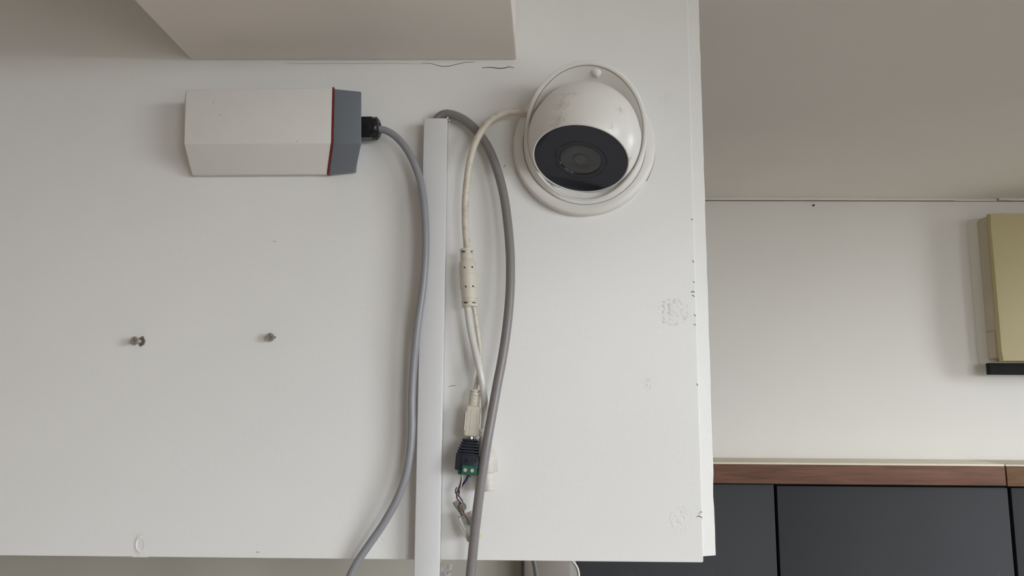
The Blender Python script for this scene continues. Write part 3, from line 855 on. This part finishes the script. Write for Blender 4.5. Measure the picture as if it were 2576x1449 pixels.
# ------------------------------------------------------------------ stripped wires and clear network plug
NP = thing('network_plug', P(1184, 1320, .014), 'clear crimped network plug with twisted coloured wires hanging under the green terminal', 'connector')
def wire(pts, m, r=.00050, name='wire'):
    return tube(name, [P(*p) for p in pts], r, m, NP, 8, 5)
wire([(1161, 1194, .019), (1161, 1204, .019), (1158, 1217, .0185), (1152, 1232, .018), (1149, 1243, .0175), (1150, 1254, .017), (1156, 1262, .0165), (1162, 1272, .016)], M_BROWN, .0006)
wire([(1162, 1194, .0195), (1163, 1206, .0197), (1160.5, 1221, .0195), (1157, 1236, .018), (1152, 1248, .017), (1151, 1256, .0168), (1158, 1267, .016)], M_WWH, .00055)
wire([(1178, 1194, .019), (1172, 1206, .0185), (1163, 1219, .0175), (1156, 1233, .0172), (1147, 1241, .0175), (1146, 1233, .018), (1149, 1226, .018)], M_BLUE, .0005)
wire([(1180, 1194, .0192), (1173, 1208, .0188), (1162, 1224, .018), (1154, 1243, .0182), (1158, 1253, .018), (1164, 1263, .0172), (1166, 1272, .0165)], M_BLUE, .00055)
wire([(1153, 1249, .018), (1160, 1252, .018), (1165, 1260, .0175), (1167, 1270, .017)], M_WWH, .0004)
wire([(1182, 1196, .019), (1183, 1201, .019)], M_BROWN, .0004)
wire([(1158, 1216, .0188), (1157, 1228, .0185), (1154, 1240, .018), (1157, 1240, .018)], M_BROWN, .0004)
# sheath
tube('sheath', [P(1146, 1261, .0145), P(1151, 1270, .015), P(1158, 1279, .0155), P(1164, 1288, .0155)], .0028, M_SHEATH, NP, 12, 5)
tube('sheath', [P(1160, 1268, .0175), P(1166, 1273, .018), P(1167, 1280, .018)], .0022, M_SHEATH, NP, 10, 5)
wire([(1152, 1272, .0175), (1157, 1284, .0178), (1163, 1298, .0165), (1172, 1320, .016)], M_WGR, .0008)
wire([(1163, 1278, .0185), (1166, 1288, .0185), (1169, 1298, .0165), (1176, 1320, .016)], M_WRED, .0007)
wire([(1165, 1278, .0183), (1169, 1290, .018), (1174, 1303, .0165), (1184, 1324, .016)], M_WWH, .0005)
A_, B_, C_, E_ = P(1153, 1302, .016), P(1187, 1283, .013), P(1214, 1349, .013), P(1181, 1362, .016)
ld = ((E_ - A_) + (C_ - B_)).normalized(); wd = (B_ - A_); wd = (wd - ld * wd.dot(ld)).normalized(); td = ld.cross(wd)
if td.y > 0: td = -td
cc = (A_ + B_ + C_ + E_) / 4
W_, L_ = (B_ - A_).length * .96, ((E_ - A_).length + (C_ - B_).length) / 2
TH = .0066
clear = obox('plug_shell', cc, wd, td, ld, W_, TH, L_, M_CLEAR, NP, .0004, 2)
cut(clear, box_geo(cc - ld * (L_ * .30), wd, td, ld, W_ * .72, TH * .62, L_ * .5))
cut(clear, box_geo(cc - ld * (L_ * .02) + td * TH * .5, wd, td, ld, W_ * .45, TH * .5, L_ * .16))
# moulded white-looking rail along one side, latch, crimp bar and contacts
obox('side_rail', cc - wd * (W_ * .47) + td * (TH * .36), wd, td, ld, .0016, .0020, L_ * .97, M_WWH, NP, .0003, 1)
lt = obox('latch', cc - wd * (W_ * .60) + td * (TH * .02) + ld * (L_ * .14), (wd - ld * .06), td, (ld + wd * .06), .0009, .0050, L_ * .66, M_WWH, NP, .0003, 1)
obox('crimp_bar', cc + wd * (W_ * .06) + td * (TH * .30) + ld * (L_ * .12), (wd + ld * .1), td, (ld - wd * .1), .0022, .0020, L_ * .30, M_WWH, NP, .0004, 1)
obox('inner_wedge', cc - ld * (L_ * .18) + wd * (W_ * .14), wd, td, ld, W_ * .36, TH * .4, L_ * .26, M_CLEAR, NP, .0005, 1)
for i in range(8):
    obox('contact', cc + ld * (L_ * .40) + wd * (W_ * (-.36 + i * .103)) + td * (TH * .46), wd, td, ld, .0005, .0012, L_ * .13, M_GOLD, NP)

# ------------------------------------------------------------------ the two screws
def screw(px_, py_, h, label, flap):
    c = P(px_, py_, h)
    t = thing('wall_screw', Vector((c.x, 0, c.z)), label, 'screw', 'screws left in the board')
    ax = Vector((0.06 if flap else 0.02, 1, 0.03)).normalized()
    q = (D - h) / F; r = 11.2 * q
    hd = lathe('head', [(r * .96, -.0002), (r, .0002), (r, .0006), (r * .55, .0026)], c, ax, M_SCREW, t, 32)
    rot = .18
    e1 = Vector((math.cos(rot), 0, math.sin(rot))); e2 = Vector((-math.sin(rot), 0, math.cos(rot)))
    for a_, b_ in ((e1, e2), (e2, e1)):
        cut(hd, box_geo(c + ax * .0004, a_, ax, b_, r * 1.2, .0018, r * .34))
    lathe('recess', [(r * .5, .0014), (r * .5, .0016)], c, ax, M_RECESS, hd, 16)
    L2 = h / ax.y
    prof = []
    nt_ = int((L2 - .0024) / .0006)
    for i in range(nt_):
        prof.append((r * (.52 if i % 2 else .40), .0022 + i * .0006))
    prof.append((r * .4, L2 + .004))
    lathe('shank', prof, c, ax, M_SCREW, t, 16)
    # torn paint lifted round the hole
    w = P(px_, py_, h) + ax * L2
    pts = [(-.2, -.5), (.7, -.95), (1.15, -.1), (1.0, .6), (.3, 1.0), (-.1, .5)] if flap else [(-.1, -.4), (.9, -.2), (.5, .35), (-.1, .5)]
    s = .0046 if flap else .0042
    vs = [w + Vector((-0.0006 + x * s, -.0004 - max(0, x) * .0014, -z * s)) for x, z in pts] + [w + Vector((-0.0006 + x * s, .0002, -z * s)) for x, z in pts]
    n = len(pts)
    link('paint_flake', vs, [tuple(range(n)), tuple(range(2 * n - 1, n - 1, -1))] + [(i, (i + 1) % n, n + (i + 1) % n, n + i) for i in range(n)], mat('torn_paint', (120, 108, 104), .8), t)
screw(337.5, 857.5, .0090, 'cross-head screw with a torn paint flake, left of the two in the board', True)
screw(679, 848.5, .0065, 'cross-head screw standing out of the board, right of the two', False)
